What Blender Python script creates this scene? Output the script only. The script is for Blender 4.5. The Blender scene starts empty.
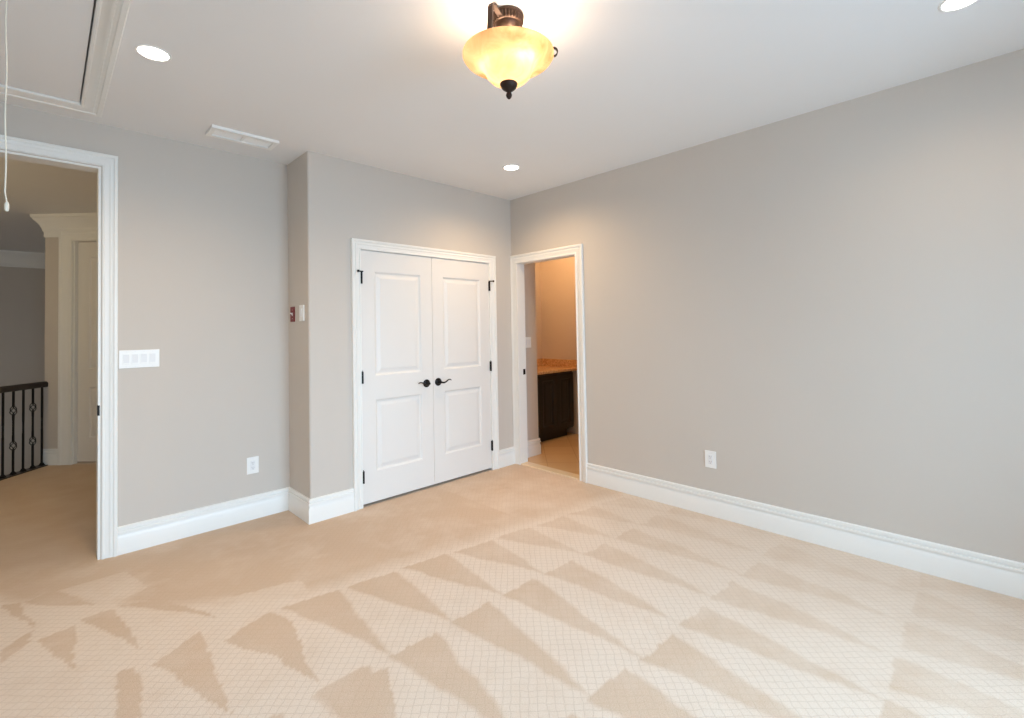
import bpy, bmesh, math, random
import numpy as np
from mathutils import Matrix, Vector
C = bpy.context.scene
COL = C.collection
PI = math.pi

# ------------------------------------------------------------------ camera, world, exposure, large lights
CX, CY, CH = -3.4879, -3.5569, 1.3862
YAW, FPX, V0, PITCH, ROLL = 0.7747, 477.18, 317.81, 0.0241, -0.0185
fw = Vector((math.sin(YAW) * math.cos(PITCH), math.cos(YAW) * math.cos(PITCH), math.sin(PITCH)))
r0 = Vector((math.cos(YAW), -math.sin(YAW), 0))
u0 = r0.cross(fw)
rt = math.cos(ROLL) * r0 + math.sin(ROLL) * u0
up = -math.sin(ROLL) * r0 + math.cos(ROLL) * u0
cam = bpy.data.cameras.new('camera')
cam.sensor_fit = 'HORIZONTAL'; cam.sensor_width = 36
cam.lens = FPX / 1024 * 36
cam.shift_y = -(359 - V0) / 1024
cam.clip_start = 0.05
co = bpy.data.objects.new('camera', cam); COL.objects.link(co)
co.matrix_world = Matrix(((rt.x, up.x, -fw.x, CX), (rt.y, up.y, -fw.y, CY), (rt.z, up.z, -fw.z, CH), (0, 0, 0, 1)))
C.camera = co

W = bpy.data.worlds.new('sky'); C.world = W; W.use_nodes = True
bg = W.node_tree.nodes['Background']
bg.inputs[0].default_value = (0.66, 0.76, 0.86, 1); bg.inputs[1].default_value = 1.0
C.view_settings.view_transform = 'Standard'; C.view_settings.look = 'None'
C.view_settings.exposure = 0.0; C.view_settings.gamma = 1.0
C.view_settings.use_curve_mapping = False
C.cycles.use_denoising = True
C.cycles.max_bounces = 10; C.cycles.diffuse_bounces = 6
C.cycles.sample_clamp_indirect = 6.0

def light(name, kind, loc, energy, color, rot=(0, 0, 0), **kw):
    L = bpy.data.lights.new(name, kind); L.energy = energy; L.color = color
    for k, v in kw.items(): setattr(L, k, v)
    o = bpy.data.objects.new(name, L); COL.objects.link(o)
    o.location = loc; o.rotation_euler = rot
    return o

H = 2.74
XL, YF = -5.1, -5.0          # left room wall, wall behind the camera
JX, LY = -2.100, 0.409       # corner of the jog, plane of the wall with the hall doorway
# daylight through the two windows in the wall behind the camera
for wx, sky, flat in ((-3.55, 20, 25), (-1.55, 15, 50)):
    light('window_skylight', 'AREA', (wx, YF - 0.16, 1.45), sky, (0.68, 1.0, 1.30), (PI / 2 - 0.5, 0, 0),
          shape='RECTANGLE', size=1.15, size_y=1.7, spread=1.5)
    light('window_daylight', 'AREA', (wx, YF - 0.16, 1.35), flat, (0.68, 1.0, 1.32), (PI / 2 - 0.3, 0, 0),
          shape='RECTANGLE', size=1.15, size_y=1.7)
# daylight of the two-storey stairwell beyond the railing
light('stairwell_daylight', 'AREA', (-6.6, 5.0, 0.6), 3, (0.80, 0.90, 1.0), (0, -PI / 2, 0), shape='RECTANGLE', size=2.2, size_y=2.0)

# ------------------------------------------------------------------ helpers
def S(r, g, b):
    f = lambda c: (c / 255 / 12.92) if c / 255 <= 0.04045 else ((c / 255 + 0.055) / 1.055) ** 2.4
    return (f(r), f(g), f(b), 1)

def mat(name, col, rough=0.6, metal=0.0, noise=0.0, nscale=40, bump=0.0, bscale=200, spec=0.5, emit=None, es=0):
    m = bpy.data.materials.new(name); m.use_nodes = True
    nt = m.node_tree; b = nt.nodes['Principled BSDF']
    b.inputs['Base Color'].default_value = col; b.inputs['Roughness'].default_value = rough
    b.inputs['Metallic'].default_value = metal; b.inputs['Specular IOR Level'].default_value = spec
    tc = nt.nodes.new('ShaderNodeTexCoord')
    if noise:
        n = nt.nodes.new('ShaderNodeTexNoise'); n.inputs['Scale'].default_value = nscale
        n.inputs['Detail'].default_value = 4
        nt.links.new(tc.outputs['Object'], n.inputs['Vector'])
        mr = nt.nodes.new('ShaderNodeMix'); mr.data_type = 'RGBA'
        k = 1 - noise
        mr.inputs[6].default_value = (col[0] * k, col[1] * k, col[2] * k, 1)
        k = 1 + noise
        mr.inputs[7].default_value = (min(1, col[0] * k), min(1, col[1] * k), min(1, col[2] * k), 1)
        nt.links.new(n.outputs['Fac'], mr.inputs[0]); nt.links.new(mr.outputs[2], b.inputs['Base Color'])
    if bump:
        n2 = nt.nodes.new('ShaderNodeTexNoise'); n2.inputs['Scale'].default_value = bscale
        nt.links.new(tc.outputs['Object'], n2.inputs['Vector'])
        bp = nt.nodes.new('ShaderNodeBump'); bp.inputs['Strength'].default_value = bump; bp.inputs['Distance'].default_value = 0.002
        nt.links.new(n2.outputs['Fac'], bp.inputs['Height']); nt.links.new(bp.outputs['Normal'], b.inputs['Normal'])
    if emit:
        b.inputs['Emission Color'].default_value = emit; b.inputs['Emission Strength'].default_value = es
    return m

M = {}
M['wall'] = mat('wall_paint', S(206, 198, 189), 0.75, noise=0.012, nscale=3, bump=0.12, bscale=160)
M['ceil'] = mat('ceiling_paint', S(236, 236, 236), 0.85, noise=0.01, nscale=3, bump=0.1, bscale=140)
M['trim'] = mat('trim_paint', S(240, 239, 235), 0.36, noise=0.008, nscale=6, bump=0.02, bscale=60)
M['door'] = mat('door_paint', S(233, 230, 226), 0.42, noise=0.008, nscale=6, bump=0.05, bscale=120)
M['black'] = mat('oil_rubbed_black', S(22, 19, 18), 0.38, 0.6, noise=0.15, nscale=60)
M['iron'] = mat('wrought_iron', S(20, 18, 18), 0.5, 0.5, noise=0.15, nscale=60)
M['bronze'] = mat('aged_bronze', S(54, 38, 28), 0.45, 0.45, noise=0.35, nscale=70, bump=0.15, bscale=150)
M['dkbronze'] = mat('dark_bronze', S(52, 37, 30), 0.42, 0.55, noise=0.3, nscale=60)
M['plate'] = mat('plate_plastic', S(244, 244, 242), 0.3, noise=0.006)
M['rocker'] = mat('rocker_plastic', S(236, 237, 238), 0.28, noise=0.006)
M['slot'] = mat('slot_dark', S(70, 68, 66), 0.6, noise=0.1)
M['red'] = mat('red_plate', S(118, 8, 12), 0.45, noise=0.05)
M['handrail'] = mat('stained_handrail', S(34, 22, 18), 0.35, noise=0.3, nscale=14)
M['espresso'] = mat('espresso_wood', S(17, 11, 9), 0.45, noise=0.3, nscale=9, bump=0.05, bscale=40)
M['grille'] = mat('vent_white', S(246, 246, 244), 0.4, noise=0.01)
M['cord'] = mat('cord_white', S(236, 230, 214), 0.6, noise=0.03)
M['dlight'] = mat('downlight_lens', (1, 1, 1, 1), 0.4, noise=0.003, emit=(1.0, 0.93, 0.82, 1), es=9)
M['bulb'] = mat('bulb_frosted', (1, 1, 1, 1), 0.4, noise=0.003, emit=(1.0, 0.86, 0.62, 1), es=30)
M['threshold'] = mat('marble_threshold', S(226, 205, 172), 0.25, noise=0.1, nscale=14)

def stone():
    m = mat('beige_countertop', S(214, 176, 126), 0.22, noise=0.0)
    nt = m.node_tree; b = nt.nodes['Principled BSDF']; tc = nt.nodes.new('ShaderNodeTexCoord')
    n = nt.nodes.new('ShaderNodeTexNoise'); n.inputs['Scale'].default_value = 55; n.inputs['Detail'].default_value = 8
    cr = nt.nodes.new('ShaderNodeValToRGB')
    cr.color_ramp.elements[0].position = 0.35; cr.color_ramp.elements[0].color = S(186, 142, 96)
    cr.color_ramp.elements[1].position = 0.65; cr.color_ramp.elements[1].color = S(226, 192, 146)
    nt.links.new(tc.outputs['Object'], n.inputs[0]); nt.links.new(n.outputs[0], cr.inputs[0]); nt.links.new(cr.outputs[0], b.inputs[0])
    return m
M['stone'] = stone()

def tile():
    m = mat('bathroom_tile', S(206, 172, 130), 0.25)
    nt = m.node_tree; b = nt.nodes['Principled BSDF']; tc = nt.nodes.new('ShaderNodeTexCoord')
    mp = nt.nodes.new('ShaderNodeMapping'); mp.inputs['Rotation'].default_value = (0, 0, PI / 4)
    br = nt.nodes.new('ShaderNodeTexBrick'); br.offset = 0; br.inputs['Scale'].default_value = 1
    br.inputs['Brick Width'].default_value = 0.33; br.inputs['Row Height'].default_value = 0.33
    br.inputs['Mortar Size'].default_value = 0.0035
    br.inputs['Color1'].default_value = S(208, 176, 134); br.inputs['Color2'].default_value = S(198, 164, 122)
    br.inputs['Mortar'].default_value = S(186, 153, 115)
    n = nt.nodes.new('ShaderNodeTexNoise'); n.inputs['Scale'].default_value = 7; n.inputs['Detail'].default_value = 6
    mx = nt.nodes.new('ShaderNodeMix'); mx.data_type = 'RGBA'; mx.blend_type = 'MULTIPLY'; mx.inputs[0].default_value = 0.35
    nt.links.new(tc.outputs['Object'], mp.inputs[0]); nt.links.new(mp.outputs[0], br.inputs[0])
    nt.links.new(tc.outputs['Object'], n.inputs[0]); nt.links.new(br.outputs[0], mx.inputs[6]); nt.links.new(n.outputs[1], mx.inputs[7])
    nt.links.new(br.outputs[0], b.inputs[0])
    return m
M['tile'] = tile()

def carpet():
    """Patterned cut-and-loop carpet: the attribute «nap» holds the vacuum marks (pile brushed the other way)."""
    m = bpy.data.materials.new('beige_carpet'); m.use_nodes = True
    nt = m.node_tree; N = nt.nodes; L = nt.links; b = N['Principled BSDF']
    b.inputs['Roughness'].default_value = 0.95; b.inputs['Specular IOR Level'].default_value = 0.1
    tc = N.new('ShaderNodeTexCoord')
    at = N.new('ShaderNodeAttribute'); at.attribute_name = 'nap'
    # lattice of small cells set at 45 degrees to the walls, slightly wavy
    wob = N.new('ShaderNodeTexNoise'); wob.inputs['Scale'].default_value = 14; wob.inputs['Detail'].default_value = 2
    L.new(tc.outputs['Object'], wob.inputs['Vector'])
    ws = N.new('ShaderNodeVectorMath'); ws.operation = 'SCALE'; ws.inputs['Scale'].default_value = 0.022
    L.new(wob.outputs['Color'], ws.inputs[0])
    ad = N.new('ShaderNodeVectorMath'); ad.operation = 'ADD'
    L.new(tc.outputs['Object'], ad.inputs[0]); L.new(ws.outputs[0], ad.inputs[1])
    mp = N.new('ShaderNodeMapping'); mp.inputs['Rotation'].default_value = (0, 0, PI / 4)
    L.new(ad.outputs[0], mp.inputs[0])
    br = N.new('ShaderNodeTexBrick'); br.offset = 0.0; br.squash = 1
    br.inputs['Scale'].default_value = 1; br.inputs['Brick Width'].default_value = 0.033; br.inputs['Row Height'].default_value = 0.033
    br.inputs['Mortar Size'].default_value = 0.0024; br.inputs['Mortar Smooth'].default_value = 0.6
    L.new(mp.outputs[0], br.inputs[0])
    fib = N.new('ShaderNodeTexNoise'); fib.inputs['Scale'].default_value = 240; fib.inputs['Detail'].default_value = 5
    L.new(tc.outputs['Object'], fib.inputs['Vector'])
    blo = N.new('ShaderNodeTexNoise'); blo.inputs['Scale'].default_value = 4.5; blo.inputs['Detail'].default_value = 7
    L.new(tc.outputs['Object'], blo.inputs['Vector'])
    base = N.new('ShaderNodeMix'); base.data_type = 'RGBA'
    base.inputs[6].default_value = CARPET_LIGHT; base.inputs[7].default_value = CARPET_DARK
    nf = N.new('ShaderNodeMath'); nf.operation = 'MULTIPLY_ADD'; nf.use_clamp = True
    sb = N.new('ShaderNodeMath'); sb.operation = 'SUBTRACT'; sb.inputs[1].default_value = 0.5
    L.new(blo.outputs['Fac'], sb.inputs[0])
    L.new(sb.outputs[0], nf.inputs[0]); nf.inputs[1].default_value = 0.95; L.new(at.outputs['Fac'], nf.inputs[2])
    L.new(nf.outputs[0], base.inputs[0])
    # grooves between the cells are tinted darker; they show where the pile is brushed up
    mk = N.new('ShaderNodeMath'); mk.operation = 'MULTIPLY'
    inv = N.new('ShaderNodeMapRange'); inv.inputs['To Min'].default_value = 0.25; inv.inputs['To Max'].default_value = 0.12
    L.new(at.outputs['Fac'], inv.inputs[0])
    L.new(br.outputs['Fac'], mk.inputs[0]); L.new(inv.outputs[0], mk.inputs[1])
    groove = N.new('ShaderNodeMix'); groove.data_type = 'RGBA'; groove.inputs[7].default_value = CARPET_GROOVE
    L.new(mk.outputs[0], groove.inputs[0]); L.new(base.outputs[2], groove.inputs[6])
    fm = N.new('ShaderNodeMix'); fm.data_type = 'RGBA'; fm.blend_type = 'OVERLAY'; fm.inputs[0].default_value = 0.36
    L.new(groove.outputs[2], fm.inputs[6]); L.new(fib.outputs['Fac'], fm.inputs[7])
    L.new(fm.outputs[2], b.inputs['Base Color'])
    hs = N.new('ShaderNodeMath'); hs.operation = 'MULTIPLY_ADD'; hs.inputs[1].default_value = -1.0
    L.new(mk.outputs[0], hs.inputs[0]); L.new(fib.outputs['Fac'], hs.inputs[2])
    bp = N.new('ShaderNodeBump'); bp.inputs['Strength'].default_value = 0.35; bp.inputs['Distance'].default_value = 0.006
    L.new(hs.outputs[0], bp.inputs['Height']); L.new(bp.outputs['Normal'], b.inputs['Normal'])
    return m
CARPET_LIGHT = S(222, 205, 188); CARPET_DARK = S(206, 182, 159); CARPET_GROOVE = S(166, 142, 118)
M['carpet'] = carpet()

def glass_amber():
    m = bpy.data.materials.new('amber_alabaster_glass'); m.use_nodes = True
    nt = m.node_tree; N = nt.nodes; L = nt.links
    for n in list(N):
        if n.type != 'OUTPUT_MATERIAL': N.remove(n)
    out = [n for n in N if n.type == 'OUTPUT_MATERIAL'][0]
    tc = N.new('ShaderNodeTexCoord')
    mp = N.new('ShaderNodeMapping'); mp.inputs['Scale'].default_value = (7, 7, 3)
    ns = N.new('ShaderNodeTexNoise'); ns.inputs['Scale'].default_value = 1.0; ns.inputs['Detail'].default_value = 5; ns.inputs['Distortion'].default_value = 1.5
    L.new(tc.outputs['Object'], mp.inputs[0]); L.new(mp.outputs[0], ns.inputs['Vector'])
    cr = N.new('ShaderNodeValToRGB')
    cr.color_ramp.elements[0].position = 0.3; cr.color_ramp.elements[0].color = S(152, 110, 74)
    cr.color_ramp.elements[1].position = 0.68; cr.color_ramp.elements[1].color = S(190, 157, 124)
    L.new(ns.outputs['Fac'], cr.inputs[0])
    tr = N.new('ShaderNodeBsdfTranslucent'); df = N.new('ShaderNodeBsdfDiffuse'); gl = N.new('ShaderNodeBsdfGlossy')
    gl.inputs['Roughness'].default_value = 0.25
    for n in (tr, df): L.new(cr.outputs[0], n.inputs['Color'])
    a = N.new('ShaderNodeMixShader'); a.inputs[0].default_value = 0.3; L.new(tr.outputs[0], a.inputs[1]); L.new(df.outputs[0], a.inputs[2])
    c = N.new('ShaderNodeMixShader'); c.inputs[0].default_value = 0.05; L.new(a.outputs[0], c.inputs[1]); L.new(gl.outputs[0], c.inputs[2])
    L.new(c.outputs[0], out.inputs['Surface'])
    return m
M['amber'] = glass_amber()

def pane_mat():
    m = bpy.data.materials.new('window_glass'); m.use_nodes = True
    nt = m.node_tree; N = nt.nodes; L = nt.links
    for n in list(N):
        if n.type != 'OUTPUT_MATERIAL': N.remove(n)
    out = [n for n in N if n.type == 'OUTPUT_MATERIAL'][0]
    t = N.new('ShaderNodeBsdfTransparent'); g = N.new('ShaderNodeBsdfGlossy'); g.inputs['Roughness'].default_value = 0.02
    f = N.new('ShaderNodeFresnel'); f.inputs[0].default_value = 1.3
    mx = N.new('ShaderNodeMixShader'); L.new(f.outputs[0], mx.inputs[0]); L.new(t.outputs[0], mx.inputs[1]); L.new(g.outputs[0], mx.inputs[2])
    L.new(mx.outputs[0], out.inputs[0])
    return m
M['pane'] = pane_mat()

def obj(name, bm, m, parent=None, smooth=None, loc=None):
    me = bpy.data.meshes.new(name)
    bmesh.ops.remove_doubles(bm, verts=bm.verts, dist=1e-6)
    bmesh.ops.recalc_face_normals(bm, faces=bm.faces)
    bm.to_mesh(me); bm.free(); me.materials.append(m)
    if smooth is not None:
        for p in me.polygons: p.use_smooth = True
        me.set_sharp_from_angle(angle=math.radians(smooth))
    o = bpy.data.objects.new(name, me); COL.objects.link(o)
    if parent: o.parent = parent
    if loc: o.location = loc
    return o

def tag(o, label=None, cat=None, group=None, kind=None):
    if label: o['label'] = label
    if cat: o['category'] = cat
    if group: o['group'] = group
    if kind: o['kind'] = kind
    return o

def struct(name, bm, m, label=None, smooth=None):
    o = obj(name, bm, m, None, smooth); o['kind'] = 'structure'
    if label: o['label'] = label
    return o

def empty(name, loc=(0, 0, 0), rotz=0):
    o = bpy.data.objects.new(name, None); COL.objects.link(o)
    o.empty_display_size = 0.05
    o.location = loc; o.rotation_euler = (0, 0, rotz)
    return o

def copy_tree(o, parent=None):
    c = o.copy(); COL.objects.link(c)
    if parent: c.parent = parent
    for ch in list(o.children): copy_tree(ch, c)
    return c

def box(bm, x0, x1, y0, y1, z0, z1, bev=0.0, T=None):
    vs = [bm.verts.new(p) for p in ((x0, y0, z0), (x1, y0, z0), (x1, y1, z0), (x0, y1, z0), (x0, y0, z1), (x1, y0, z1), (x1, y1, z1), (x0, y1, z1))]
    fs = [bm.faces.new([vs[i] for i in f]) for f in ((0, 3, 2, 1), (4, 5, 6, 7), (0, 1, 5, 4), (1, 2, 6, 5), (2, 3, 7, 6), (3, 0, 4, 7))]
    if bev:
        es = list({e for f in fs for e in f.edges})
        r = bmesh.ops.bevel(bm, geom=es, offset=bev, segments=2, affect='EDGES', profile=0.5)
        vs = list({v for f in r['faces'] for v in f.verts} | {v for v in vs if v.is_valid})
    if T is not None:
        for v in vs: v.co = T @ v.co
    return bm

def BM(): return bmesh.new()

def lathe(bm, prof, seg=48, center=(0, 0), T=None, flute=None):
    """prof: list of (r, z) around a vertical axis. flute(k, i) scales the radius."""
    rings = []
    for k, (r, z) in enumerate(prof):
        if r < 1e-6:
            rings.append([bm.verts.new((center[0], center[1], z))])
        else:
            ring = []
            for i in range(seg):
                a = 2 * PI * i / seg; rr = r * (flute(k, a) if flute else 1)
                ring.append(bm.verts.new((center[0] + rr * math.cos(a), center[1] + rr * math.sin(a), z)))
            rings.append(ring)
    for a, b in zip(rings, rings[1:]):
        n = max(len(a), len(b))
        for i in range(n):
            j = (i + 1) % n
            q = [a[i % len(a)], a[j % len(a)], b[j % len(b)], b[i % len(b)]]
            u = []
            for v in q:
                if v not in u: u.append(v)
            if len(u) > 2:
                try: bm.faces.new(u)
                except ValueError: pass
    if T is not None:
        for ring in rings:
            for v in ring: v.co = T @ v.co
    return bm

def tube(bm, pts, rad, seg=10, flat=None):
    """Round (or, with flat=(w, t), strap-like) section swept along 3-D points."""
    pts = [Vector(p) for p in pts]; n = len(pts); rings = []; ref = None
    for i, p in enumerate(pts):
        t = (pts[min(i + 1, n - 1)] - pts[max(i - 1, 0)]).normalized()
        if ref is None:
            ref = Vector((0, 0, 1)) if abs(t.z) < 0.9 else Vector((1, 0, 0))
            if flat: ref = Vector(flat[2])
        a = (ref - t * ref.dot(t)).normalized(); b = t.cross(a); ref = a
        r = rad[i] if isinstance(rad, (list, tuple)) else rad
        if flat:
            w, th = flat[0] / 2, flat[1] / 2
            rings.append([bm.verts.new(p + a * sx * w + b * sy * th) for sx, sy in ((-1, -1), (1, -1), (1, 1), (-1, 1))])
        else:
            rings.append([bm.verts.new(p + (a * math.cos(2 * PI * k / seg) + b * math.sin(2 * PI * k / seg)) * r) for k in range(seg)])
    m = len(rings[0])
    for A, B in zip(rings, rings[1:]):
        for k in range(m): bm.faces.new((A[k], A[(k + 1) % m], B[(k + 1) % m], B[k]))
    bm.faces.new(rings[0][::-1]); bm.faces.new(rings[-1])
    return bm

def offsets(path, closed=False):
    """For every vertex of a 2-D path, the unit mitre vector towards its left side."""
    n = len(path); out = []
    P = [Vector(p) for p in path]
    def nrm(a, b):
        d = (b - a).normalized(); return Vector((-d.y, d.x))
    for i in range(n):
        ns = []
        if i > 0 or closed: ns.append(nrm(P[i - 1], P[i]))
        if i < n - 1 or closed: ns.append(nrm(P[i], P[(i + 1) % n]))
        if len(ns) == 1: out.append(ns[0])
        else:
            s = ns[0] + ns[1]; out.append(s * (2 / s.dot(s)) if s.dot(s) > 1e-9 else ns[0])
    return P, out

def sweep(path, prof, to3, closed=False, only=None):
    """prof: closed list of (offset to the left of the path, second coordinate). to3(p2, q) -> 3-D."""
    P, O = offsets(path, closed)
    bm = BM(); n = len(P)
    segs = [(i, (i + 1) % n) for i in range(n if closed else n - 1)]
    if only is not None: segs = [segs[i] for i in only]
    used = {}
    for a, b in segs:
        ra = [bm.verts.new(to3(P[a] + O[a] * w, q)) for w, q in prof]
        rb = [bm.verts.new(to3(P[b] + O[b] * w, q)) for w, q in prof]
        m = len(prof)
        for k in range(m): bm.faces.new((ra[k], ra[(k + 1) % m], rb[(k + 1) % m], rb[k]))
        used.setdefault(a, []).append(ra); used.setdefault(b, []).append(rb)
    for k, rs in used.items():
        if len(rs) == 1: bm.faces.new(rs[0])
    return bm

PLAN = lambda p, q: (p.x, p.y, q)
BASE_PROF = [(0.0, 0.0), (0.018, 0.0), (0.018, 0.098), (0.0125, 0.114), (0.0105, 0.121), (0.0105, 0.127), (0.0175, 0.129), (0.0185, 0.135), (0.0165, 0.146), (0.0075, 0.1475), (0.0075, 0.1515), (0.0125, 0.153), (0.0125, 0.170), (0.009, 0.175), (0.0, 0.1755)]
CAS_PROF = [(0.0, 0.0), (0.0, 0.011), (0.006, 0.014), (0.012, 0.013), (0.016, 0.009), (0.040, 0.012), (0.047, 0.017), (0.053, 0.018), (0.056, 0.014), (0.066, 0.017), (0.071, 0.023), (0.088, 0.024), (0.092, 0.020), (0.092, 0.0)]
def scaled(prof, k): return [(w * k, d) for w, d in prof]

# ------------------------------------------------------------------ floor (bedroom) with vacuum marks
def build_floor():
    step = 0.0115
    nx = int((0.0 - XL) / step); ny = int((LY + 0.12 - YF) / step)
    xs = np.linspace(XL, 0.0, nx + 1); ys = np.linspace(YF, LY + 0.12, ny + 1)
    X, Y = np.meshgrid(xs, ys)
    rng = np.random.default_rng(4)
    # smooth random wobble of the strokes' edges
    def vnoise(sc, seed):
        r = np.random.default_rng(seed); g = r.random((80, 80))
        u = (X - XL) / sc; v = (Y - YF) / sc
        i = np.floor(u).astype(int); j = np.floor(v).astype(int); fu = u - i; fv = v - j
        fu = fu * fu * (3 - 2 * fu); fv = fv * fv * (3 - 2 * fv)
        i %= 79; j %= 79
        return (g[j, i] * (1 - fu) + g[j, i + 1] * fu) * (1 - fv) + (g[j + 1, i] * (1 - fu) + g[j + 1, i + 1] * fu) * fv - 0.5
    wob = vnoise(0.16, 1) * 0.026 + vnoise(0.03, 2) * 0.012
    Xw = X + wob; Yw = Y + vnoise(0.12, 3) * 0.03 + vnoise(0.035, 5) * 0.014
    nap = np.zeros_like(X)
    lines = [lambda x: -1.06 - 0.15 * (x + 2.1), lambda x: -1.70 - 0.03 * (x + 2.0), lambda x: -2.46 - 0.05 * (x + 1.7), lambda x: -3.22 + 0 * x, lambda x: -3.95 + 0 * x, lambda x: -4.7 + 0 * x]
    # (right corner of a dark stroke at the far line, period, width share, tip share)
    rows = [(-2.35, 0.322, 0.88, 0.22), (-2.20, 0.325, 0.74, 0.42), (-1.79, 0.325, 0.76, 0.45), (-1.6, 0.33, 0.8, 0.4), (-1.5, 0.33, 0.8, 0.4)]
    for k, (c, per, wd, tip) in enumerate(rows):
        top = lines[k](Xw); bot = lines[k + 1](Xw)
        v = (top - Yw) / (top - bot)
        ph = np.mod(c - Xw, per) / per           # 0 at the right corner, growing to the left
        left = wd + (tip - wd) * np.clip(v, 0, 1) ** 0.85
        right = tip * np.clip(v, 0, 1) ** 1.1
        inside = (v >= 0) & (v < 1.0) & (Xw > -2.72 - 0.25 * k)
        d = np.minimum(ph - right, left - ph) * per
        s = np.clip(d / 0.024 + 0.5, 0, 1) * np.clip(1.0 - 0.42 * (X + 1.9), 0.35, 1.0)
        nap = np.where(inside, np.maximum(nap, s), nap)
    # far part of the room: pile brushed smooth, with a few pale streaks
    far = -1.0 - 0.15 * (X + 2.1)
    far = np.where(X < -2.55, -0.52 - 0.72 * (X + 3.07), far)
    far = np.where(X < -3.1, -0.30 - 1.2 * (X + 3.25), far)
    s = np.clip((Yw - far) / 0.16 + 0.3, 0, 1)
    streak = np.clip(vnoise(0.22, 7) * 1.6 + vnoise(0.06, 8) * 0.8, -0.25, 0.6)
    nap = np.maximum(nap, s * (1.0 - 0.45 * np.clip(streak, 0, 1)))
    nap = np.where((X > -1.0) & (Y > -1.25), nap * (0.85 - 0.5 * np.clip(vnoise(0.2, 11) + 0.15, 0, 1)), nap)
    polys = [[(-3.36, -0.35), (-3.24, -0.37), (-3.17, -0.88)], [(-3.57, 0.07), (-3.44, 0.12), (-3.3, -0.27)], [(-3.5, -0.42), (-3.38, -0.39), (-3.4, -0.81)],
             [(-3.65, 0.13), (-3.58, 0.08), (-3.52, -0.3)], [(-3.15, -1.01), (-2.95, -0.9), (-3.0, -1.57), (-3.03, -1.44)], [(-3.27, -0.95), (-3.2, -0.99), (-3.24, -1.33), (-3.3, -1.27)],
             [(-2.9, -1.06), (-2.68, -0.96), (-2.64, -1.13), (-2.71, -1.64), (-2.77, -1.36)], [(-2.72, -1.73), (-2.48, -1.75), (-2.62, -2.1), (-2.74, -1.84)],
             [(-3.23, -0.33), (-3.03, -0.45), (-2.86, -0.85), (-3.0, -0.62)], [(-3.63, -0.4), (-3.52, -0.31), (-3.53, -0.42), (-3.62, -0.53)]]
    for pl in polys:
        ins = np.zeros(X.shape, bool); n = len(pl)
        for i in range(n):
            (x1, y1), (x2, y2) = pl[i], pl[(i + 1) % n]
            if y1 == y2: continue
            cond = ((y1 > Yw) != (y2 > Yw)) & (Xw < (x2 - x1) * (Yw - y1) / (y2 - y1) + x1)
            ins ^= cond
        nap = np.where(ins, np.maximum(nap, 0.95), nap)
    for pl in ([(-3.15, 0.09), (-3.07, -0.23), (-3.24, -0.32), (-3.44, 0.09)], [(-2.85, -0.64), (-2.46, -0.76), (-2.47, -0.99), (-2.74, -0.86)]):        # paler patches left where two strokes cross
        ins = np.zeros(X.shape, bool)
        for i in range(4):
            (x1, y1), (x2, y2) = pl[i], pl[(i + 1) % 4]
            ins ^= ((y1 > Yw) != (y2 > Yw)) & (Xw < (x2 - x1) * (Yw - y1) / ((y2 - y1) or 1e-9) + x1)
        nap = np.where(ins, np.minimum(nap, 0.3), nap)
    # brushed borders: short strokes beside the marks
    nap = np.clip(nap + vnoise(0.035, 21) * 0.22 + vnoise(0.3, 22) * 0.25, 0, 1)
    Z = np.zeros_like(X)
    co_ = np.stack([X, Y, Z], -1).reshape(-1, 3).astype(np.float32)
    w = nx + 1
    idx = (np.arange(ny)[:, None] * w + np.arange(nx)[None, :]).ravel()
    # the carpet only runs through the wall line at the hall doorway
    cx = X[:-1, :-1].ravel() + step / 2; cy = Y[:-1, :-1].ravel() + step / 2
    keep = (cy < 0.0) | ((cx < JX) & (cy < LY)) | (cy >= 0) & (cx < -3.25) & (cx > -4.13)
    idx = idx[keep]
    faces = np.stack([idx, idx + 1, idx + 1 + w, idx + w], -1).astype(np.int32)
    me = bpy.data.meshes.new('floor')
    me.vertices.add(len(co_)); me.vertices.foreach_set('co', co_.ravel())
    me.loops.add(faces.size); me.loops.foreach_set('vertex_index', faces.ravel())
    me.polygons.add(len(faces)); me.polygons.foreach_set('loop_start', np.arange(0, faces.size, 4, dtype=np.int32))
    me.polygons.foreach_set('loop_total', np.full(len(faces), 4, dtype=np.int32))
    me.update(calc_edges=True)
    a = me.attributes.new('nap', 'FLOAT', 'POINT'); a.data.foreach_set('value', nap.ravel().astype(np.float32))
    me.materials.append(M['carpet'])
    bm = bmesh.new(); bm.from_mesh(me)
    bmesh.ops.delete(bm, geom=[v for v in bm.verts if not v.link_faces], context='VERTS')
    bm.to_mesh(me); bm.free()
    o = bpy.data.objects.new('floor', me); COL.objects.link(o); o['kind'] = 'structure'
    o['label'] = 'beige patterned carpet with triangular vacuum marks'
build_floor()

def prism(bm, poly, z0, z1):
    a = [bm.verts.new((x, y, z0)) for x, y in poly]; b = [bm.verts.new((x, y, z1)) for x, y in poly]
    n = len(poly)
    bm.faces.new(a[::-1]); bm.faces.new(b)
    for i in range(n): bm.faces.new((a[i], a[(i + 1) % n], b[(i + 1) % n], b[i]))
    return bm

# ------------------------------------------------------------------ hall layout (set at 45 degrees)
K = Vector((-3.49, 3.785))
D = Vector((math.sqrt(.5), -math.sqrt(.5)))     # along the hall door's wall
Nn = Vector((math.sqrt(.5), math.sqrt(.5)))     # into that wall
def hs(s, r=0.0): p = K + D * s + Nn * r; return (p.x, p.y)
RAIL0 = Vector((-3.509, 3.748)); RD = Vector((-0.278, -0.337)).normalized()

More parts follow.
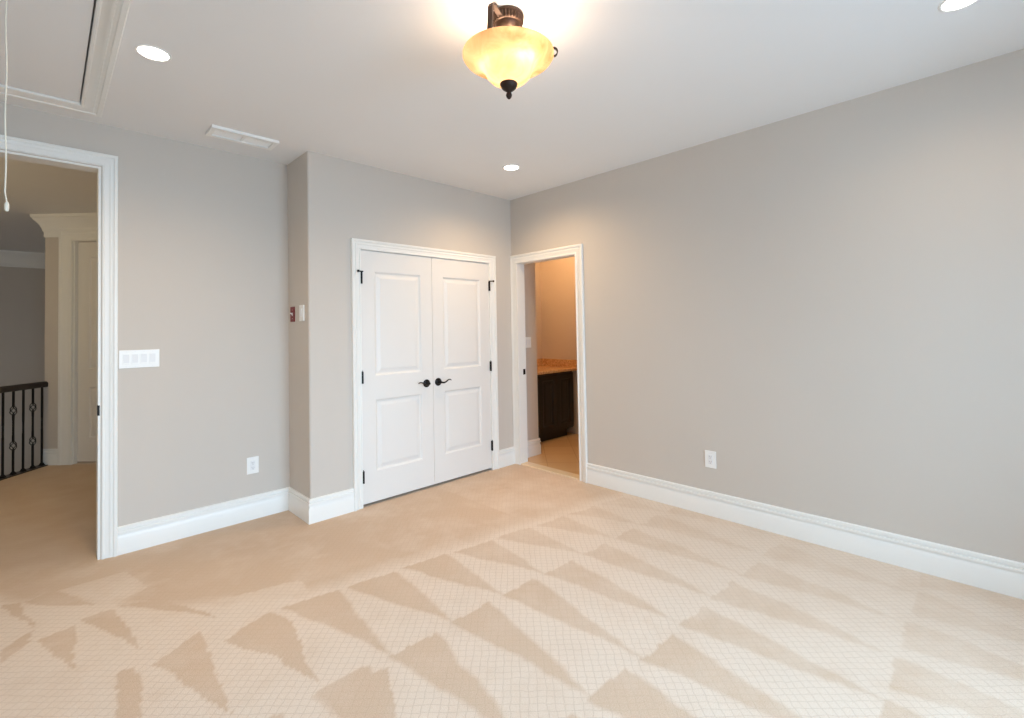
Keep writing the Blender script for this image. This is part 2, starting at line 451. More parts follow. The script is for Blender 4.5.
bm = BM()
e = RAIL0 + RD * 2.6 + Vector((0.0, 0.03))
prism(bm, [(-7.0, LY + 0.12), (-2.3, LY + 0.12), (-2.3, hs(1.62)[1]), hs(1.62), hs(0, 0), hs(0, -.012), (e.x, e.y), (-7.0, e.y)], -0.25, 0.0)
fh = struct('floor_hall', bm, M['carpet'], 'beige hall carpet beyond the doorway')
at_ = fh.data.attributes.new('nap', 'FLOAT', 'POINT'); at_.data.foreach_set('value', [0.85] * len(fh.data.vertices))
bm = BM(); prism(bm, [hs(.25, 0), hs(1.15, 0), hs(1.15, .6), hs(.25, .6)], -0.25, 0.0); struct('floor_store', bm, M['carpet'])
bm = BM(); box(bm, JX + .11, 0.0, 0.0, 0.65, -0.25, -0.002); struct('floor_closet', bm, M['carpet'])
bm = BM(); prism(bm, [hs(.25, .6), hs(1.15, .6), hs(1.15, .7), hs(.25, .7)], 0, H); struct('wall_store', bm, M['wall'])
bm = BM(); box(bm, -7.0, 0.2, 2.0, 7.3, -2.9, -2.8)
struct('floor_stairwell', bm, M['carpet'])
bm = BM(); box(bm, 0.0, 3.2, -1.9, 1.1, -0.12, 0.0)
struct('floor_bathroom', bm, M['tile'], 'tan bathroom floor tile')

# ------------------------------------------------------------------ ceiling
hx0, hx1, hy0, hy1 = -3.935, -3.345, -1.28, .120
bm = BM(); box(bm, XL - 0.12, hx0, YF - 0.12, LY + 0.12, H, H + 0.12); box(bm, hx1, 0.12, YF - 0.12, LY + 0.12, H, H + 0.12)
box(bm, hx0, hx1, YF - 0.12, hy0, H, H + 0.12); box(bm, hx0, hx1, hy1, LY + 0.12, H, H + 0.12); box(bm, hx0 - .1, hx1 + .1, hy0 - .1, hy1 + .1, H + .30, H + .34)
for x_ in (hx0 - .1, hx1): box(bm, x_, x_ + .1, hy0 - .1, hy1 + .1, H + .12, H + .30)
for y_ in (hy0 - .1, hy1): box(bm, hx0, hx1, y_, y_ + .1, H + .12, H + .30)
struct('ceiling', bm, M['ceil'], 'pale flat bedroom ceiling')
bm = BM(); box(bm, -7.1, 0.2, LY + 0.12, 7.3, H, H + 0.12)
struct('ceiling_hall', bm, M['ceil'])
bm = BM(); box(bm, 0.12, 3.2, -1.9, 1.1, H, H + 0.12)
struct('ceiling_bathroom', bm, M['ceil'])

# ------------------------------------------------------------------ walls
BY0, BY1, BZ = -0.8545, -0.076, 2.075            # bathroom opening
bm = BM()
box(bm, 0, 0.10, YF - 0.12, BY0, 0, H); box(bm, 0, 0.10, BY1, LY, 0, H); box(bm, 0, 0.10, BY0, BY1, BZ, H)
struct('wall_right', bm, M['wall'], 'long warm grey wall on the right')
CX0, CX1, CZ = -1.691, -0.320, 2.048            # closet opening
bm = BM(); R = 0.016
box(bm, JX + R, CX0, 0, 0.11, 0, H); box(bm, CX1, 0, 0, 0.11, 0, H); box(bm, CX0, CX1, 0, 0.11, CZ, H)
arc = [(JX + R - R * math.sin(a), R - R * math.cos(a)) for a in [PI / 2 * i / 6 for i in range(7)]]
prism(bm, arc + [(JX + R, 0.1)], 0, H)
struct('wall_back', bm, M['wall'], 'warm grey wall around the double closet doors', 40)
bm = BM(); box(bm, JX, JX + 0.11, R, LY + 0.12, 0, H)
struct('wall_return', bm, M['wall'], 'short warm grey return wall with two small plates')
bm = BM(); box(bm, JX + 0.11, 0.0, 0.62, 0.70, 0, H); 
struct('wall_closet', bm, M['wall'])
DX1, DX0, DZ = -3.238, -4.118, 2.466            # hall doorway
bm = BM()
box(bm, DX1, JX, LY, LY + 0.12, 0, H); box(bm, XL, DX0, LY, LY + 0.12, 0, H); box(bm, DX0, DX1, LY, LY + 0.12, DZ, H)
struct('wall_left', bm, M['wall'], 'warm grey wall with the hall doorway and switches')
bm = BM(); box(bm, XL - 0.12, XL, YF, LY + 0.12, 0, H)
struct('wall_side', bm, M['wall'])
WX = [(-4.15, -2.95), (-2.15, -0.95)]; WZ = (0.55, 2.35)
bm = BM(); xs_ = [XL - 0.12] + [v for w in WX for v in w] + [0.0]
for i in range(0, len(xs_), 2): box(bm, xs_[i], xs_[i + 1], YF - 0.12, YF, 0, H)
for a, b in WX: box(bm, a, b, YF - 0.12, YF, 0, WZ[0]); box(bm, a, b, YF - 0.12, YF, WZ[1], H)
struct('wall_front', bm, M['wall'])
for i, (a, b) in enumerate(WX):
    bm = BM(); z0, z1 = WZ; y0, y1 = YF - 0.10, YF - 0.05
    box(bm, a, a + 0.05, y0, y1, z0, z1); box(bm, b - 0.05, b, y0, y1, z0, z1)
    box(bm, a + .05, b - .05, y0, y1, z0, z0 + .05); box(bm, a + .05, b - .05, y0, y1, z1 - .05, z1); box(bm, a + .05, b - .05, y0, y1, 1.42, 1.47)
    f = struct('window_%d' % (i + 1), bm, M['trim'])
    bm = BM(); box(bm, a + .05, b - .05, YF - .078, YF - .072, z0 + .05, z1 - .05)
    obj('pane', bm, M['pane'], f)
# hall and stairwell
bm = BM()
sd0, sd1, hz1 = 0.305, 1.085, 2.45              # hall door opening along s
def hbox(bm, s0, s1, r0_, r1_, z0, z1):
    prism(bm, [hs(s0, r0_), hs(s1, r0_), hs(s1, r1_), hs(s0, r1_)], z0, z1)
hbox(bm, 0, sd0, 0, 0.13, -2.8, H); hbox(bm, sd1, 1.66, 0, 0.13, -2.8, H); hbox(bm, sd0, sd1, 0, 0.13, hz1, H); hbox(bm, sd0, sd1, 0, 0.13, -2.8, -0.25)
hbox(bm, 0, 0.13, 0.13, 4.6, -2.8, H)
struct('wall_hall', bm, M['wall'], 'angled hall wall around the tall white door')
bm = BM(); box(bm, -7.0, 0.2, 7.12, 7.24, -2.8, H)
struct('wall_stairwell', bm, M['wall'], 'dim grey far wall of the stairwell')
bm = BM(); box(bm, -7.12, -7.0, LY + .12, 7.2, -2.8, H); box(bm, -7.0, XL - .12, LY, LY + .12, -2.8, H)
struct('wall_landing', bm, M['wall'])
bm = BM(); box(bm, -2.35, -2.25, LY + .12, 2.70, 0, H)
struct('wall_corridor', bm, M['wall'])
# bathroom
bm = BM(); box(bm, 0.10, 0.43, 0.06, 0.17, 0, H); box(bm, 0.34, 0.43, 0.17, 0.95, 0, H)
struct('wall_bathroom', bm, M['wall'], 'narrow grey partition seen through the bathroom doorway')
bm = BM(); box(bm, 0.34, 1.6, 0.95, 1.05, 0, H)
struct('wall_alcove', bm, M['wall'])
bm = BM(); box(bm, 1.50, 1.60, -1.9, 0.95, 0, H); box(bm, 0.12, 1.5, -1.9, -1.8, 0, H)
struct('wall_vanity', bm, M['wall'])

# ------------------------------------------------------------------ baseboards
path = [(-3.155, LY), (JX, LY), (JX, 0.0), (CX0 - 0.079, 0.0)]
flip = lambda p, q: (p.x, p.y, q)
def base(name, path, only=None, label=None):
    pr = [(-w, q) for w, q in BASE_PROF]
    return struct(name, sweep(path, pr, PLAN, only=only), M['trim'], label, 30)
base('baseboard_left', path, [0], 'white stepped baseboard along the doorway wall')
base('baseboard_return', path, [1], 'white stepped baseboard on the short return wall')
base('baseboard_back', path, [2], 'white stepped baseboard left of the closet')
base('baseboard_corner', [(CX1 + 0.079, 0.0), (-0.001, 0.0)], None, 'short white baseboard between closet and bathroom doorway')
base('baseboard_right', [(0, BY0 - 0.076), (0, YF)], None, 'long white stepped baseboard under the right wall')
base('baseboard_front', [(0, YF), (XL, YF), (XL, LY), (DX0 - 0.092, LY)], None)
# hall: the profile runs round the wall's end
base('baseboard_hall', [hs(0, 0.75), hs(0, 0), hs(sd0 - 0.143, 0)], None, 'white baseboard around the end of the hall wall')
base('baseboard_bathroom', [(0.10, 0.06), (0.43, 0.06), (0.43, 0.30)], None, 'white baseboard on the bathroom partition')
base('baseboard_vanity', [(1.50, 0.30), (1.50, -1.8)], None, 'baseboard on the bathroom wall right of the vanity')

# ------------------------------------------------------------------ casings (U-shaped, mitred) and jambs
def casing(name, a, b, top, to3, k=1.0, label=None):
    pth = [(a, 0.0), (a, top), (b, top), (b, 0.0)]
    pr = scaled(CAS_PROF, k)
    return struct(name, sweep(pth, pr, to3), M['trim'], label, 30)
def jamb(parent_name, boxes, label=None):
    bm = BM()
    for b in boxes: box(bm, *b)
    return struct(parent_name, bm, M['trim'], label)
t1 = casing('trim_1', CX0, CX1, CZ, lambda p, q: (p.x, -q, p.y), 0.86, 'white stepped casing around the double closet doors')
t2 = casing('trim_2', BY0 + 0.011, BY1 - 0.0115, BZ - 0.011, lambda p, q: (-q, p.x, p.y), 0.95, 'white stepped casing around the bathroom doorway')
t3 = casing('trim_3', DX0 - .005, DX1 + 0.006, DZ + .006, lambda p, q: (p.x, LY - q, p.y), 0.84, 'wide white fluted casing around the tall hall doorway')
def jamb(parent, boxes):
    bm = BM()
    for b in boxes: box(bm, *b)
    return obj('jamb', bm, M['trim'], parent)
jamb(t2, [(0, .10, BY0, BY0 + .012, 0, BZ), (0, .10, BY1 - .012, BY1, 0, BZ), (0, .10, BY0 + .012, BY1 - .012, BZ - .012, BZ)])
jamb(t3, [(DX1 - .012, DX1 + .001, LY - .001, LY + .12, 0, DZ), (DX0, DX0 + .012, LY, LY + .12, 0, DZ), (DX0 + .012, DX1 - .012, LY, LY + .12, DZ - .012, DZ),])
jamb(t1, [(CX0 - .012, CX0 + .001, 0.0, .11, 0, CZ), (CX1 - .001, CX1 + .012, 0.0, .11, 0, CZ), (CX0, CX1, 0.0, .11, CZ - .001, CZ + .012)])
# strike plates
bm = BM(); box(bm, .055, .088, BY1 - .0135, BY1 - .0115, .915, .972, .0005)
tag(obj('strike_plate', bm, M['black'], t2), 'black strike plate')
bm = BM(); box(bm, DX1 - .0125, DX1 - .003, LY - .003, LY + .003, .893, .957, .0008); box(bm, DX1 - .0135, DX1 - .0115, LY + .003, LY + .040, .893, .957, .0005)
tag(obj('strike_plate', bm, M['black'], t3), 'black strike plate')
# threshold between carpet and bathroom tile
bm = BM(); box(bm, -0.004, 0.10, BY0 + .012, BY1 - .012, -0.02, 0.012, .004)
struct('trim_4', bm, M['threshold'], 'pale marble threshold strip at the bathroom doorway')

# ------------------------------------------------------------------ panel doors
def rect(x0, x1, z0, z1, d): return [(x0, d, z0), (x1, d, z0), (x1, d, z1), (x0, d, z1)]
def leaf_bm(w, h, panels, th=0.035, z0=0.0):
    """Front face at y=0 looking to -y, x from 0 to w."""
    bm = BM(); V = lambda p: bm.verts.new(p)
    xs0, xs1 = panels[0][0], panels[0][1]
    zs = [z0]
    for p in panels: zs += [p[2], p[3]]
    zs.append(h)
    def quad(x0, x1, a, b): bm.faces.new([V(p) for p in rect(x0, x1, a, b, 0)])
    quad(0, xs0, z0, h); quad(xs1, w, z0, h)
    for i in range(0, len(zs), 2): quad(xs0, xs1, zs[i], zs[i + 1])
    for x0, x1, a, b in panels:
        loops = []
        for ins, d in ((0, 0), (.006, .004), (.014, .011), (.020, .012), (.030, .011), (.052, .0045), (.058, .004)):
            loops.append([V(p) for p in rect(x0 + ins, x1 - ins, a + ins, b - ins, d)])
        for A, B in zip(loops, loops[1:]):
            for k in range(4): bm.faces.new((A[k], A[(k + 1) % 4], B[(k + 1) % 4], B[k]))
        bm.faces.new(loops[-1])
    A = [V(p) for p in rect(0, w, z0, h, 0)]; B = [V(p) for p in rect(0, w, z0, h, th)]
    for k in range(4): bm.faces.new((A[k], A[(k + 1) % 4], B[(k + 1) % 4], B[k]))
    bm.faces.new(B[::-1])
    bmesh.ops.remove_doubles(bm, verts=bm.verts, dist=1e-5)
    return bm

def hinge(parent, x, z, stop=0):
    bm = BM()
    for k in range(3): lathe(bm, [(0, z - .047 + k * .0315), (.0088, z - .048 + k * .0315), (.0088, z - .0168 + k * .0315), (0, z - .0165 + k * .0315)], 12, (x, -.014))
    lathe(bm, [(0, z + .047), (.005, z + .049), (.0045, z + .054), (0, z + .056)], 10, (x, -.014))
    box(bm, x - .004, x + .004, -.014, .001, z - .046, z + .046)
    h = obj('hinge', bm, M['black'], parent)
    if stop:
        bm = BM()
        tube(bm, [(x + stop * .012, -.020, z + .050), (x, -.018, z + .050), (x - stop * .034, -.034, z + .050)], .0052, 8)
        lathe(bm, [(0, z + .041), (.0085, z + .041), (.0085, z + .058), (0, z + .058)], 12, (x - stop * .036, -.034))
        obj('pin_stop', bm, M['black'], h)
    return h

def lever(parent, x, z, s):
    T = Matrix.Translation((x, 0, z)) @ Matrix.Rotation(PI / 2, 4, 'X')
    bm = BM()
    lathe(bm, [(0, 0), (.035, 0), (.035, .005), (.030, .008), (.024, .012), (.015, .014), (.012, .018), (.012, .045), (.010, .050), (0, .051)], 32, T=T)
    r = obj('rosette', bm, M['black'], parent, 40)
    bm = BM()
    pts = []; rad = []
    for i in range(13):
        t = i / 12
        pts.append((x + s * (.112 * t), -.047 - .004 * math.sin(t * PI), z - .010 * math.sin(t * 2 * PI) * (0.4 + t) + .010 * t * t)); rad.append(.0085 - .004 * t)
    tube(bm, pts, rad, 10)
    obj('lever', bm, M['black'], r, 40)
    return r

mid = (CX0 + CX1) / 2
wl = mid - CX0 - .0045
pans = lambda w: [(.118, w - .118, .262, .838), (.118, w - .118, 1.030, 1.878)]
d1 = struct('door_1', leaf_bm(wl, CZ - .004, pans(wl), z0=.022), M['door'], 'left leaf of the white two-panel double closet door')
d1.location = (CX0 + .003, .002, 0); d1['category'] = 'door'
d2 = struct('door_2', leaf_bm(wl, CZ - .004, pans(wl), z0=.022), M['door'], 'right leaf of the white two-panel double closet door')
d2.location = (mid + .0015, .002, 0); d2['category'] = 'door'
for z, st in ((.240, 0), (1.025, 0), (1.820, 1)):
    hinge(d1, 0, z, st); hinge(d2, wl, z, -st)
lever(d1, wl - .070, .923, -1); lever(d2, .052, .925, 1)
# tall hall door, recessed in its frame
ds = sd0 + .003; wh = sd1 - sd0 - .006
d3 = struct('door_3', leaf_bm(wh, hz1 - .005, [(.135, wh - .135, .275, .832), (.135, wh - .135, 1.035, 2.28)], z0=.018), M['door'], 'tall white two-panel door across the hall')
p = K + D * ds + Nn * .052
d3.location = (p.x, p.y, 0); d3.rotation_euler = (0, 0, -PI / 4); d3['category'] = 'door'
to_hall = lambda p, q: ((K + D * p.x - Nn * q).x, (K + D * p.x - Nn * q).y, p.y)
t5 = struct('trim_5', sweep([(sd0, 0), (sd0, hz1), (sd1, hz1), (sd1, 0)], scaled(CAS_PROF, 1.5), to_hall), M['trim'], 'white casing around the tall hall door', 30)
bm = BM()
for s0, s1, z0, z1 in ((sd0 - .001, sd0 + .002, 0, hz1), (sd1 - .002, sd1 + .001, 0, hz1), (sd0, sd1, hz1 - .002, hz1)):
    hbox(bm, s0, s1, 0, .052, z0, z1)
obj('jamb', bm, M['trim'], t5)
bm = BM()
hbox(bm, sd0 + .002, sd0 + .014, .012, .050, 0, hz1 - .002)
obj('door_stop', bm, M['trim'], t5)

# crown moulding of the hall: round the wall's end and along the far stairwell wall
CROWN = [(0, 2.495), (.012, 2.495), (.018, 2.503), (.014, 2.512), (.014, 2.552), (.022, 2.558), (.026, 2.568), (.036, 2.592), (.058, 2.630), (.092, 2.664), (.118, 2.684), (.124, 2.698), (.140, 2.706), (.142, 2.738), (0, 2.738)]
cp = [(-w * .60, q) for w, q in CROWN]
struct('trim_6', sweep([hs(0, 2.0), hs(0, 0), hs(1.62, 0)], cp, PLAN), M['trim'], 'wide crown moulding over the tall hall door', 30)
struct('trim_7', sweep([(-7.0, 7.12), (0.0, 7.12)], cp, PLAN), M['trim'], 'crown moulding on the far stairwell wall', 30)
bm = BM()
# nosing along the open edge of the hall floor
q0 = RAIL0 - RD * .02
tube(bm, [(q0.x, q0.y, -.004), (RAIL0.x + RD.x * 1.3, RAIL0.y + RD.y * 1.3, -.004)], .02, flat=(.024, .10, (0, 0, 1)))
struct('trim_8', bm, M['handrail'], 'dark edge board under the iron balusters')

# ------------------------------------------------------------------ stair railing
rail = empty('stair_railing', (RAIL0.x, RAIL0.y, 0))
tag(rail, 'black iron stair railing with dark wooden handrail beyond the hall doorway', 'railing')
def rl(t, z): return (RD.x * t, RD.y * t, z)
ang = math.atan2(RD.y, RD.x)
bm = BM()
hp = [(-.026, .850), (.026, .850), (.031, .862), (.033, .886), (.027, .903), (.012, .912), (-.012, .912), (-.027, .903), (-.033, .886), (-.031, .862)]
A = Vector((-RD.x, -RD.y)) * 0.075
ra = []; rb = []
side = Vector((-RD.y, RD.x))
for w, z in hp:
    ra.append(bm.verts.new((A.x + side.x * w, A.y + side.y * w, z))); e2 = RD * 1.25
    rb.append(bm.verts.new((e2.x + side.x * w, e2.y + side.y * w, z)))
for k in range(len(hp)): bm.faces.new((ra[k], ra[(k + 1) % len(hp)], rb[(k + 1) % len(hp)], rb[k]))
bm.faces.new(ra); bm.faces.new(rb[::-1])
tag(obj('handrail', bm, M['handrail'], rail, 40), 'dark brown wooden handrail')
def twisted(bm, c, h, z0, z1, turns, seg):
    rings = []
    for i in range(seg + 1):
        a = turns * 2 * PI * i / seg; z = z0 + (z1 - z0) * i / seg
        rings.append([bm.verts.new((c[0] + h * math.sqrt(2) * math.cos(ang + a + PI / 4 + k * PI / 2), c[1] + h * math.sqrt(2) * math.sin(ang + a + PI / 4 + k * PI / 2), z)) for k in range(4)])
    for X_, Y_ in zip(rings, rings[1:]):
        for k in range(4): bm.faces.new((X_[k], X_[(k + 1) % 4], Y_[(k + 1) % 4], Y_[k]))
    bm.faces.new(rings[0][::-1]); bm.faces.new(rings[-1])
for i in range(9):
    t = i * .1085; c = rl(t, 0)
    bm = BM(); basket = i % 2 == 1; h = .0072
    if basket:
        twisted(bm, c, h, .02, .245, 0, 1); twisted(bm, c, h, .345, .40, 0, 1); twisted(bm, c, h, .40, .56, 1.5, 24)
        twisted(bm, c, h, .56, .60, 0, 1); twisted(bm, c, h, .70, .866, 0, 1)
    else:
        twisted(bm, c, h, .02, .40, 0, 1); twisted(bm, c, h, .40, .52, 1.5, 22); twisted(bm, c, h, .52, .866, 0, 1)
    b = obj('baluster', bm, M['iron'], rail)
    bm = BM(); lathe(bm, [(.027, 0), (.027, .008), (.016, .030), (.012, .036), (0, .036)], 4, (c[0], c[1]))
    obj('shoe', bm, M['iron'], b)
    if basket:
        for zc in (.295, .65):
            bm = BM()
            for k in range(4):
                pts = []
                for j in range(13):
                    u = j / 12; rr = .004 + .024 * math.sin(PI * u); a = ang + k * PI / 2 + u * PI * .9
                    pts.append((c[0] + rr * math.cos(a), c[1] + rr * math.sin(a), zc - .05 + .1 * u))
                tube(bm, pts, .0042, 6)
            obj('basket', bm, M['iron'], b, 50)

# ------------------------------------------------------------------ bathroom vanity
van = empty('vanity_cabinet', (.45, .35, 0))
tag(van, 'dark espresso vanity cabinet under the beige countertop in the bathroom', 'cabinet')
vx0, vx1, vy = .0, .985, .0
bm = BM(); box(bm, vx0, vx1, .02, .58, .10, .835); box(bm, vx0 + .04, vx1 - .07, .07, .58, .0, .10)
obj('body', bm, M['espresso'], van)
for k in range(3):
    w = (vx1 - vx0 - .012) / 3; a = vx0 + .004 + k * (w + .002)
    bm = leaf_bm(w - .004, .815, [(.06, w - .064, .185, .75)], th=.019, z0=.12)
    o = obj('door', bm, M['espresso'], van); o.location = (a, 0, 0)
ct = empty('countertop', (.45, .35, .835))
tag(ct, 'beige granite countertop on the dark vanity', 'countertop')
bm = BM(); box(bm, 0.0, 1.048, -.03, .598, 0, .035, .005); obj('slab', bm, M['stone'], ct)
bm = BM(); box(bm, 0.0, 1.028, .578, .598, .035, .135, .003); obj('backsplash', bm, M['stone'], ct)
bm = BM(); box(bm, 1.028, 1.048, -.02, .598, .035, .135, .003); obj('sidesplash', bm, M['stone'], ct)

# ------------------------------------------------------------------ wall plates (built facing -y at the origin, wall plane y=0)
def plate_bm(w, h, d=.006):
    bm = BM(); box(bm, -w / 2, w / 2, -d, 0, -h / 2, h / 2, .0025); return bm
def rocker_parts(root, xs, m_rock):
    for x in xs:
        bm = BM(); box(bm, x - .0175, x + .0175, -.0075, -.003, -.0345, .0345, .001)
        f = obj('rocker_frame', bm, M['plate'], root)
        bm = BM()
        v = [(-.0145, -.007, -.031), (.0145, -.007, -.031), (.0145, -.0115, .031), (-.0145, -.0115, .031)]
        v2 = [(a, -.005, c) for a, b_, c in v]
        q = [bm.verts.new((x + a, b_, c)) for a, b_, c in v]; q2 = [bm.verts.new((x + a, b_, c)) for a, b_, c in v2]
        bm.faces.new(q)
        for k in range(4): bm.faces.new((q[k], q[(k + 1) % 4], q2[(k + 1) % 4], q2[k]))
        bm.faces.new(q2[::-1])
        obj('rocker', bm, m_rock, f)
def screws(root, pts, m):
    for x, z in pts:
        bm = BM(); lathe(bm, [(0, .0058), (.0028, .0058), (.0028, .0068), (0, .0072)], 12, T=Matrix.Translation((x, 0, z)) @ Matrix.Rotation(PI / 2, 4, 'X'))
        obj('screw', bm, m, root)
sw = empty('light_switch', (-3.043, LY, 1.238)); tag(sw, 'white four-rocker light switch plate beside the tall hall doorway', 'switch')
obj('plate', plate_bm(.212, .117), M['plate'], sw)
rocker_parts(sw, [-.069, -.023, .023, .069], M['rocker'])
screws(sw, [(x, z) for x in (-.069, -.023, .023, .069) for z in (-.048, .048)], M['rocker'])
def outlet(name, loc, rotz, label):
    o = empty(name, loc, rotz); tag(o, label, 'outlet', 'white duplex wall outlets')
    obj('plate', plate_bm(.082, .124), M['plate'], o)
    bm = BM(); box(bm, -.0175, .0175, -.0085, -.003, -.0345, .0345, .002)
    f = obj('receptacle', bm, M['rocker'], o)
    for zc in (-.018, .018):
        bm = BM()
        box(bm, -.0075, -.0055, -.0089, -.0084, zc - .001, zc + .008); box(bm, .0055, .0075, -.0089, -.0084, zc - .001, zc + .007)
        lathe(bm, [(0, .0084), (.0025, .0084), (.0025, .0089), (0, .0089)], 12, T=Matrix.Translation((0, 0, zc - .008)) @ Matrix.Rotation(PI / 2, 4, 'X'))
        obj('slot', bm, M['slot'], f)
    screws(o, [(0, -.049), (0, .049)], M['rocker'])
    return o
outlet('wall_outlet', (-2.367, LY, .400), 0, 'white wall outlet above the baseboard left of the closet')
outlet('wall_outlet', (0, -2.046, .408), -PI / 2, 'white wall outlet low on the long right wall')
rs = empty('emergency_switch', (JX, .312, 1.535), -PI / 2); tag(rs, 'small red plate with white toggle on the short return wall', 'switch')
obj('plate', plate_bm(.086, .117), M['red'], rs)
bm = BM(); box(bm, -.006, .006, -.0075, -.004, -.013, .013); f = obj('toggle_slot', bm, M['rocker'], rs)
bm = BM(); tube(bm, [(0, -.006, 0), (0, -.014, .006), (0, -.020, .010)], [.005, .0045, .0035], 8); tag(obj('toggle', bm, M['plate'], f), 'white toggle lever')
screws(rs, [(0, -.035), (0, .035)], M['plate'])
ws_ = empty('wall_control', (JX, .118, 1.538), -PI / 2); tag(ws_, 'small white plate beside the red switch plate', 'switch')
obj('plate', plate_bm(.082, .121, .010), M['plate'], ws_)
rocker_parts(ws_, [0.0], M['rocker'])
for ch in ws_.children:
    if ch.name.startswith('rocker_frame'): ch.location.y = -.004
bs = empty('bathroom_switch', (.275, .06, 1.240)); tag(bs, 'white switch plate on the grey partition inside the bathroom doorway', 'switch')
obj('plate', plate_bm(.118, .117), M['plate'], bs); rocker_parts(bs, [-.023, .023], M['rocker'])

# ------------------------------------------------------------------ ceiling vent, hatch, downlights
vt = empty('ceiling_vent', (-2.52, .035, H)); tag(vt, 'white rectangular ceiling air vent with two louvred panels', 'vent')
vw, vh = .41, .178
bm = BM(); x0, x1, y0, y1 = -vw / 2, vw / 2, -vh / 2, vh / 2; e = .028
box(bm, x0, x1, y0, y0 + e, -.018, 0); box(bm, x0, x1, y1 - e, y1, -.018, 0); box(bm, x0, x0 + e, y0 + e, y1 - e, -.018, 0); box(bm, x1 - e, x1, y0 + e, y1 - e, -.018, 0)
box(bm, -.009, .009, y0 + e, y1 - e, -.012, 0)
obj('frame', bm, M['grille'], vt)
for a, b in ((x0 + e, -.009), (.009, x1 - e)):
    bm = BM(); n = 11
    for k in range(n):
        yy = y0 + e + (k + .5) * (vh - 2 * e) / n
        vs = [bm.verts.new(p) for p in ((a, yy - .005, -.003), (b, yy - .005, -.003), (b, yy + .0045, -.009), (a, yy + .0045, -.009))]
        bm.faces.new(vs)
        vs = [bm.verts.new(p) for p in ((a, yy - .005, -.0022), (b, yy - .005, -.0022), (b, yy + .0045, -.0082), (a, yy + .0045, -.0082))]
        bm.faces.new(vs[::-1])
    obj('louver_panel', bm, M['grille'], vt)

ht = empty('attic_hatch', (hx0, hy0, H)); tag(ht, 'attic hatch panel framed by grooved trim in the ceiling, with a pull cord', 'hatch')
toC = lambda p, q: (p.x - hx0, p.y - hy0, -q)
fr = sweep([(hx0, hy0), (hx0, hy1), (hx1, hy1), (hx1, hy0)], scaled(CAS_PROF, 1.06), toC, closed=True)
obj('frame', fr, M['trim'], ht, 30)
bm = BM(); box(bm, .006, hx1 - hx0 - .0065, .006, hy1 - hy0 - .003, -.001, .018)
obj('panel', bm, M['ceil'], ht)
cl = (-3.589 - hx0, -1.15 - hy0)
bm = BM(); pts = [(cl[0] + .0015 * math.sin(i * .7), cl[1], .003 - i * (H - .001 - 1.856) / 24) for i in range(25)]
pts[-1] = (cl[0] + .004, cl[1], pts[-1][2])
tube(bm, pts, .0022, 8)
cd = obj('pull_cord', bm, M['cord'], ht, 60)
bm = BM(); zb = pts[-1][2]; lathe(bm, [(0, zb + .004), (.004, zb + .002), (.0062, zb - .006), (.0058, zb - .024), (.004, zb - .030), (0, zb - .031)], 14, (pts[-1][0], pts[-1][1]))
tag(obj('cord_tip', bm, M['cord'], cd, 50), 'white bell-shaped cord end')

def downlight(loc, label):
    o = empty('recessed_light', (loc[0], loc[1], H)); tag(o, label, 'ceiling light', 'round recessed ceiling lights')
    bm = BM(); lathe(bm, [(.060, -.001), (.063, -.004), (.069, -.004), (.072, -.002), (.072, 0), (.060, 0), (.060, -.001)], 48)
    obj('trim_ring', bm, M['grille'], o, 40)
    bm = BM(); lathe(bm, [(0, -.0035), (.052, -.0035), (.060, -.002), (.060, 0), (0, 0)], 48)
    obj('lens', bm, M['dlight'], o, 40)
    light('recessed_lamp', 'SPOT', (loc[0], loc[1], H - .012), DL_W[label.split()[0]], (1.48, 1.0, 0.54), (0, 0, 0), spot_size=2.75, spot_blend=1.0, shadow_soft_size=.05)
DL_W = {'round': 47, 'small': 54, 'lit': 15}
downlight((-3.122, -.762), 'round lit recessed ceiling light left of the glass lamp, near the hatch')
downlight((-.703, -.738), 'small lit recessed ceiling light near the far corner above the closet')
downlight((-.727, -3.483), 'lit recessed ceiling light at the top right edge of the photo')

# ------------------------------------------------------------------ semi-flush ceiling lamp
AX, AY = -2.067, -2.112
lamp = empty('ceiling_lamp', (AX, AY, H)); tag(lamp, 'bronze semi-flush ceiling lamp with a glowing amber glass bowl', 'ceiling light')
bm = BM()
lathe(bm, [(0, 0), (.062, 0), (.068, -.003), (.070, -.008), (.070, -.012), (.067, -.015), (.0665, -.018), (.064, -.038), (.060, -.042), (.054, -.044), (.050, -.056), (.040, -.068), (.020, -.078), (0, -.081)], 112,
      flute=lambda k, a: 1 + (.05 * math.cos(28 * a) if k in (6, 7) else 0))
cn = obj('canopy', bm, M['bronze'], lamp, 35)
ZR = -.170                                     # the bowl's rim
bm = BM()
out = [(.190, ZR + .002), (.196, ZR - .002), (.196, ZR - .010), (.188, ZR - .022), (.172, ZR - .033), (.152, ZR - .041), (.132, ZR - .047), (.116, ZR - .054), (.106, ZR - .064), (.101, ZR - .078), (.093, ZR - .096), (.078, ZR - .112), (.056, ZR - .124), (.032, ZR - .130), (.012, ZR - .131)]
inn = [(max(r - .005, .011), z + .004) for r, z in out[1:]]
lathe(bm, out, 72)
bowl = obj('glass_bowl', bm, M['amber'], lamp, 50)
bm = BM()
zc = ZR - .126
lathe(bm, [(0, zc + .004), (.034, zc + .002), (.038, zc - .003), (.037, zc - .011), (.031, zc - .022), (.021, zc - .031), (.012, zc - .036), (.009, zc - .041), (.0125, zc - .047), (.0135, zc - .054), (.010, zc - .063), (.004, zc - .069), (0, zc - .070)], 32)
obj('finial', bm, M['dkbronze'], lamp, 40)
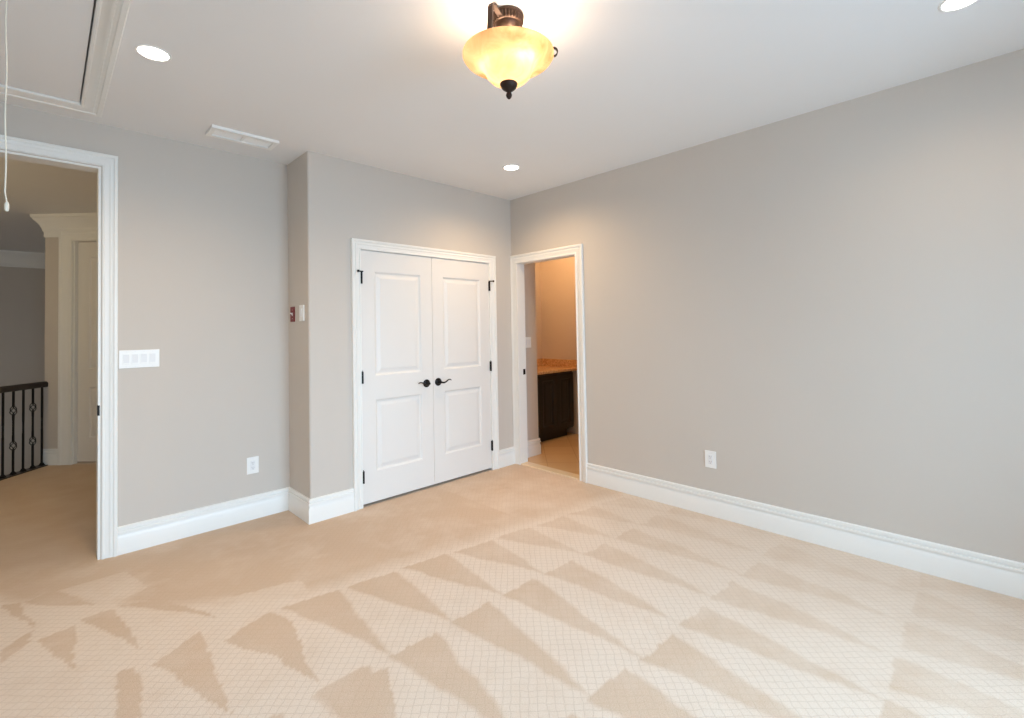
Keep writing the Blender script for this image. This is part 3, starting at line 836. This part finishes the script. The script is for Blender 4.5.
bm = BM(); lathe(bm, [(0, -.078), (.008, -.078), (.008, zc), (0, zc)], 16); obj('stem', bm, M['dkbronze'], lamp, 40)
RT = Vector((math.cos(YAW), -math.sin(YAW))); TC = Vector((-math.sin(YAW), -math.cos(YAW)))
def az(deg, r, z):
    a = math.radians(deg); p = RT * math.cos(a) - TC * math.sin(a)
    return (p.x * r, p.y * r, z)
for deg in (240, 120):
    pts = [az(deg, r, z) for r, z in ((.055, -.034), (.074, -.030), (.095, -.024), (.114, -.022), (.128, -.027), (.136, -.042), (.138, -.070), (.140, -.105), (.146, -.145), (.156, -.178))]
    bm = BM(); a = math.radians(deg); p = RT * math.cos(a) - TC * math.sin(a)
    tube(bm, pts, 0, flat=(.022, .009, (-p.y, p.x, 0)))
    obj('arm', bm, M['dkbronze'], lamp)
for deg in (0,):
    pts = [az(deg, .178 + .0 , ZR + .012)] + [az(deg, .196 + .016 * math.sin(t), ZR + .006 + .018 * math.cos(t)) for t in [i * PI * 1.15 / 10 - .5 for i in range(11)]]
    bm = BM(); a = math.radians(deg); p = RT * math.cos(a) - TC * math.sin(a)
    tube(bm, pts, 0, flat=(.014, .004, (-p.y, p.x, 0)))
    obj('rim_clip', bm, M['bronze'], lamp)
for k, deg in enumerate((315, 75, 195)):
    bx, by, bz = az(deg, .080 if k == 0 else .062, -.165)
    bm = BM(); lathe(bm, [(0, -.030), (.010, -.029), (.019, -.018), (.0225, -.004), (.020, .010), (.012, .024), (.011, .036), (0, .036)], 24, T=Matrix.Translation((bx, by, bz)))
    obj('bulb', bm, M['bulb'], lamp, 60)
    light('lamp_bulb_glow', 'POINT', (AX + bx * 1.0, AY + by * 1.0, H + bz - .0), (6.6, 3.2, 3.2)[k], (1.50, 1.0, 0.66), shadow_soft_size=.03)

# ------------------------------------------------------------------ lamps of the other rooms
light('bathroom_lamp', 'POINT', (.85, .15, 2.50), 11, (1.88, 1.0, 0.42), shadow_soft_size=.12)
light('hall_lamp', 'POINT', (-4.9, 2.0, 2.45), 18.5, (1.28, 1.0, 0.54), shadow_soft_size=.1)
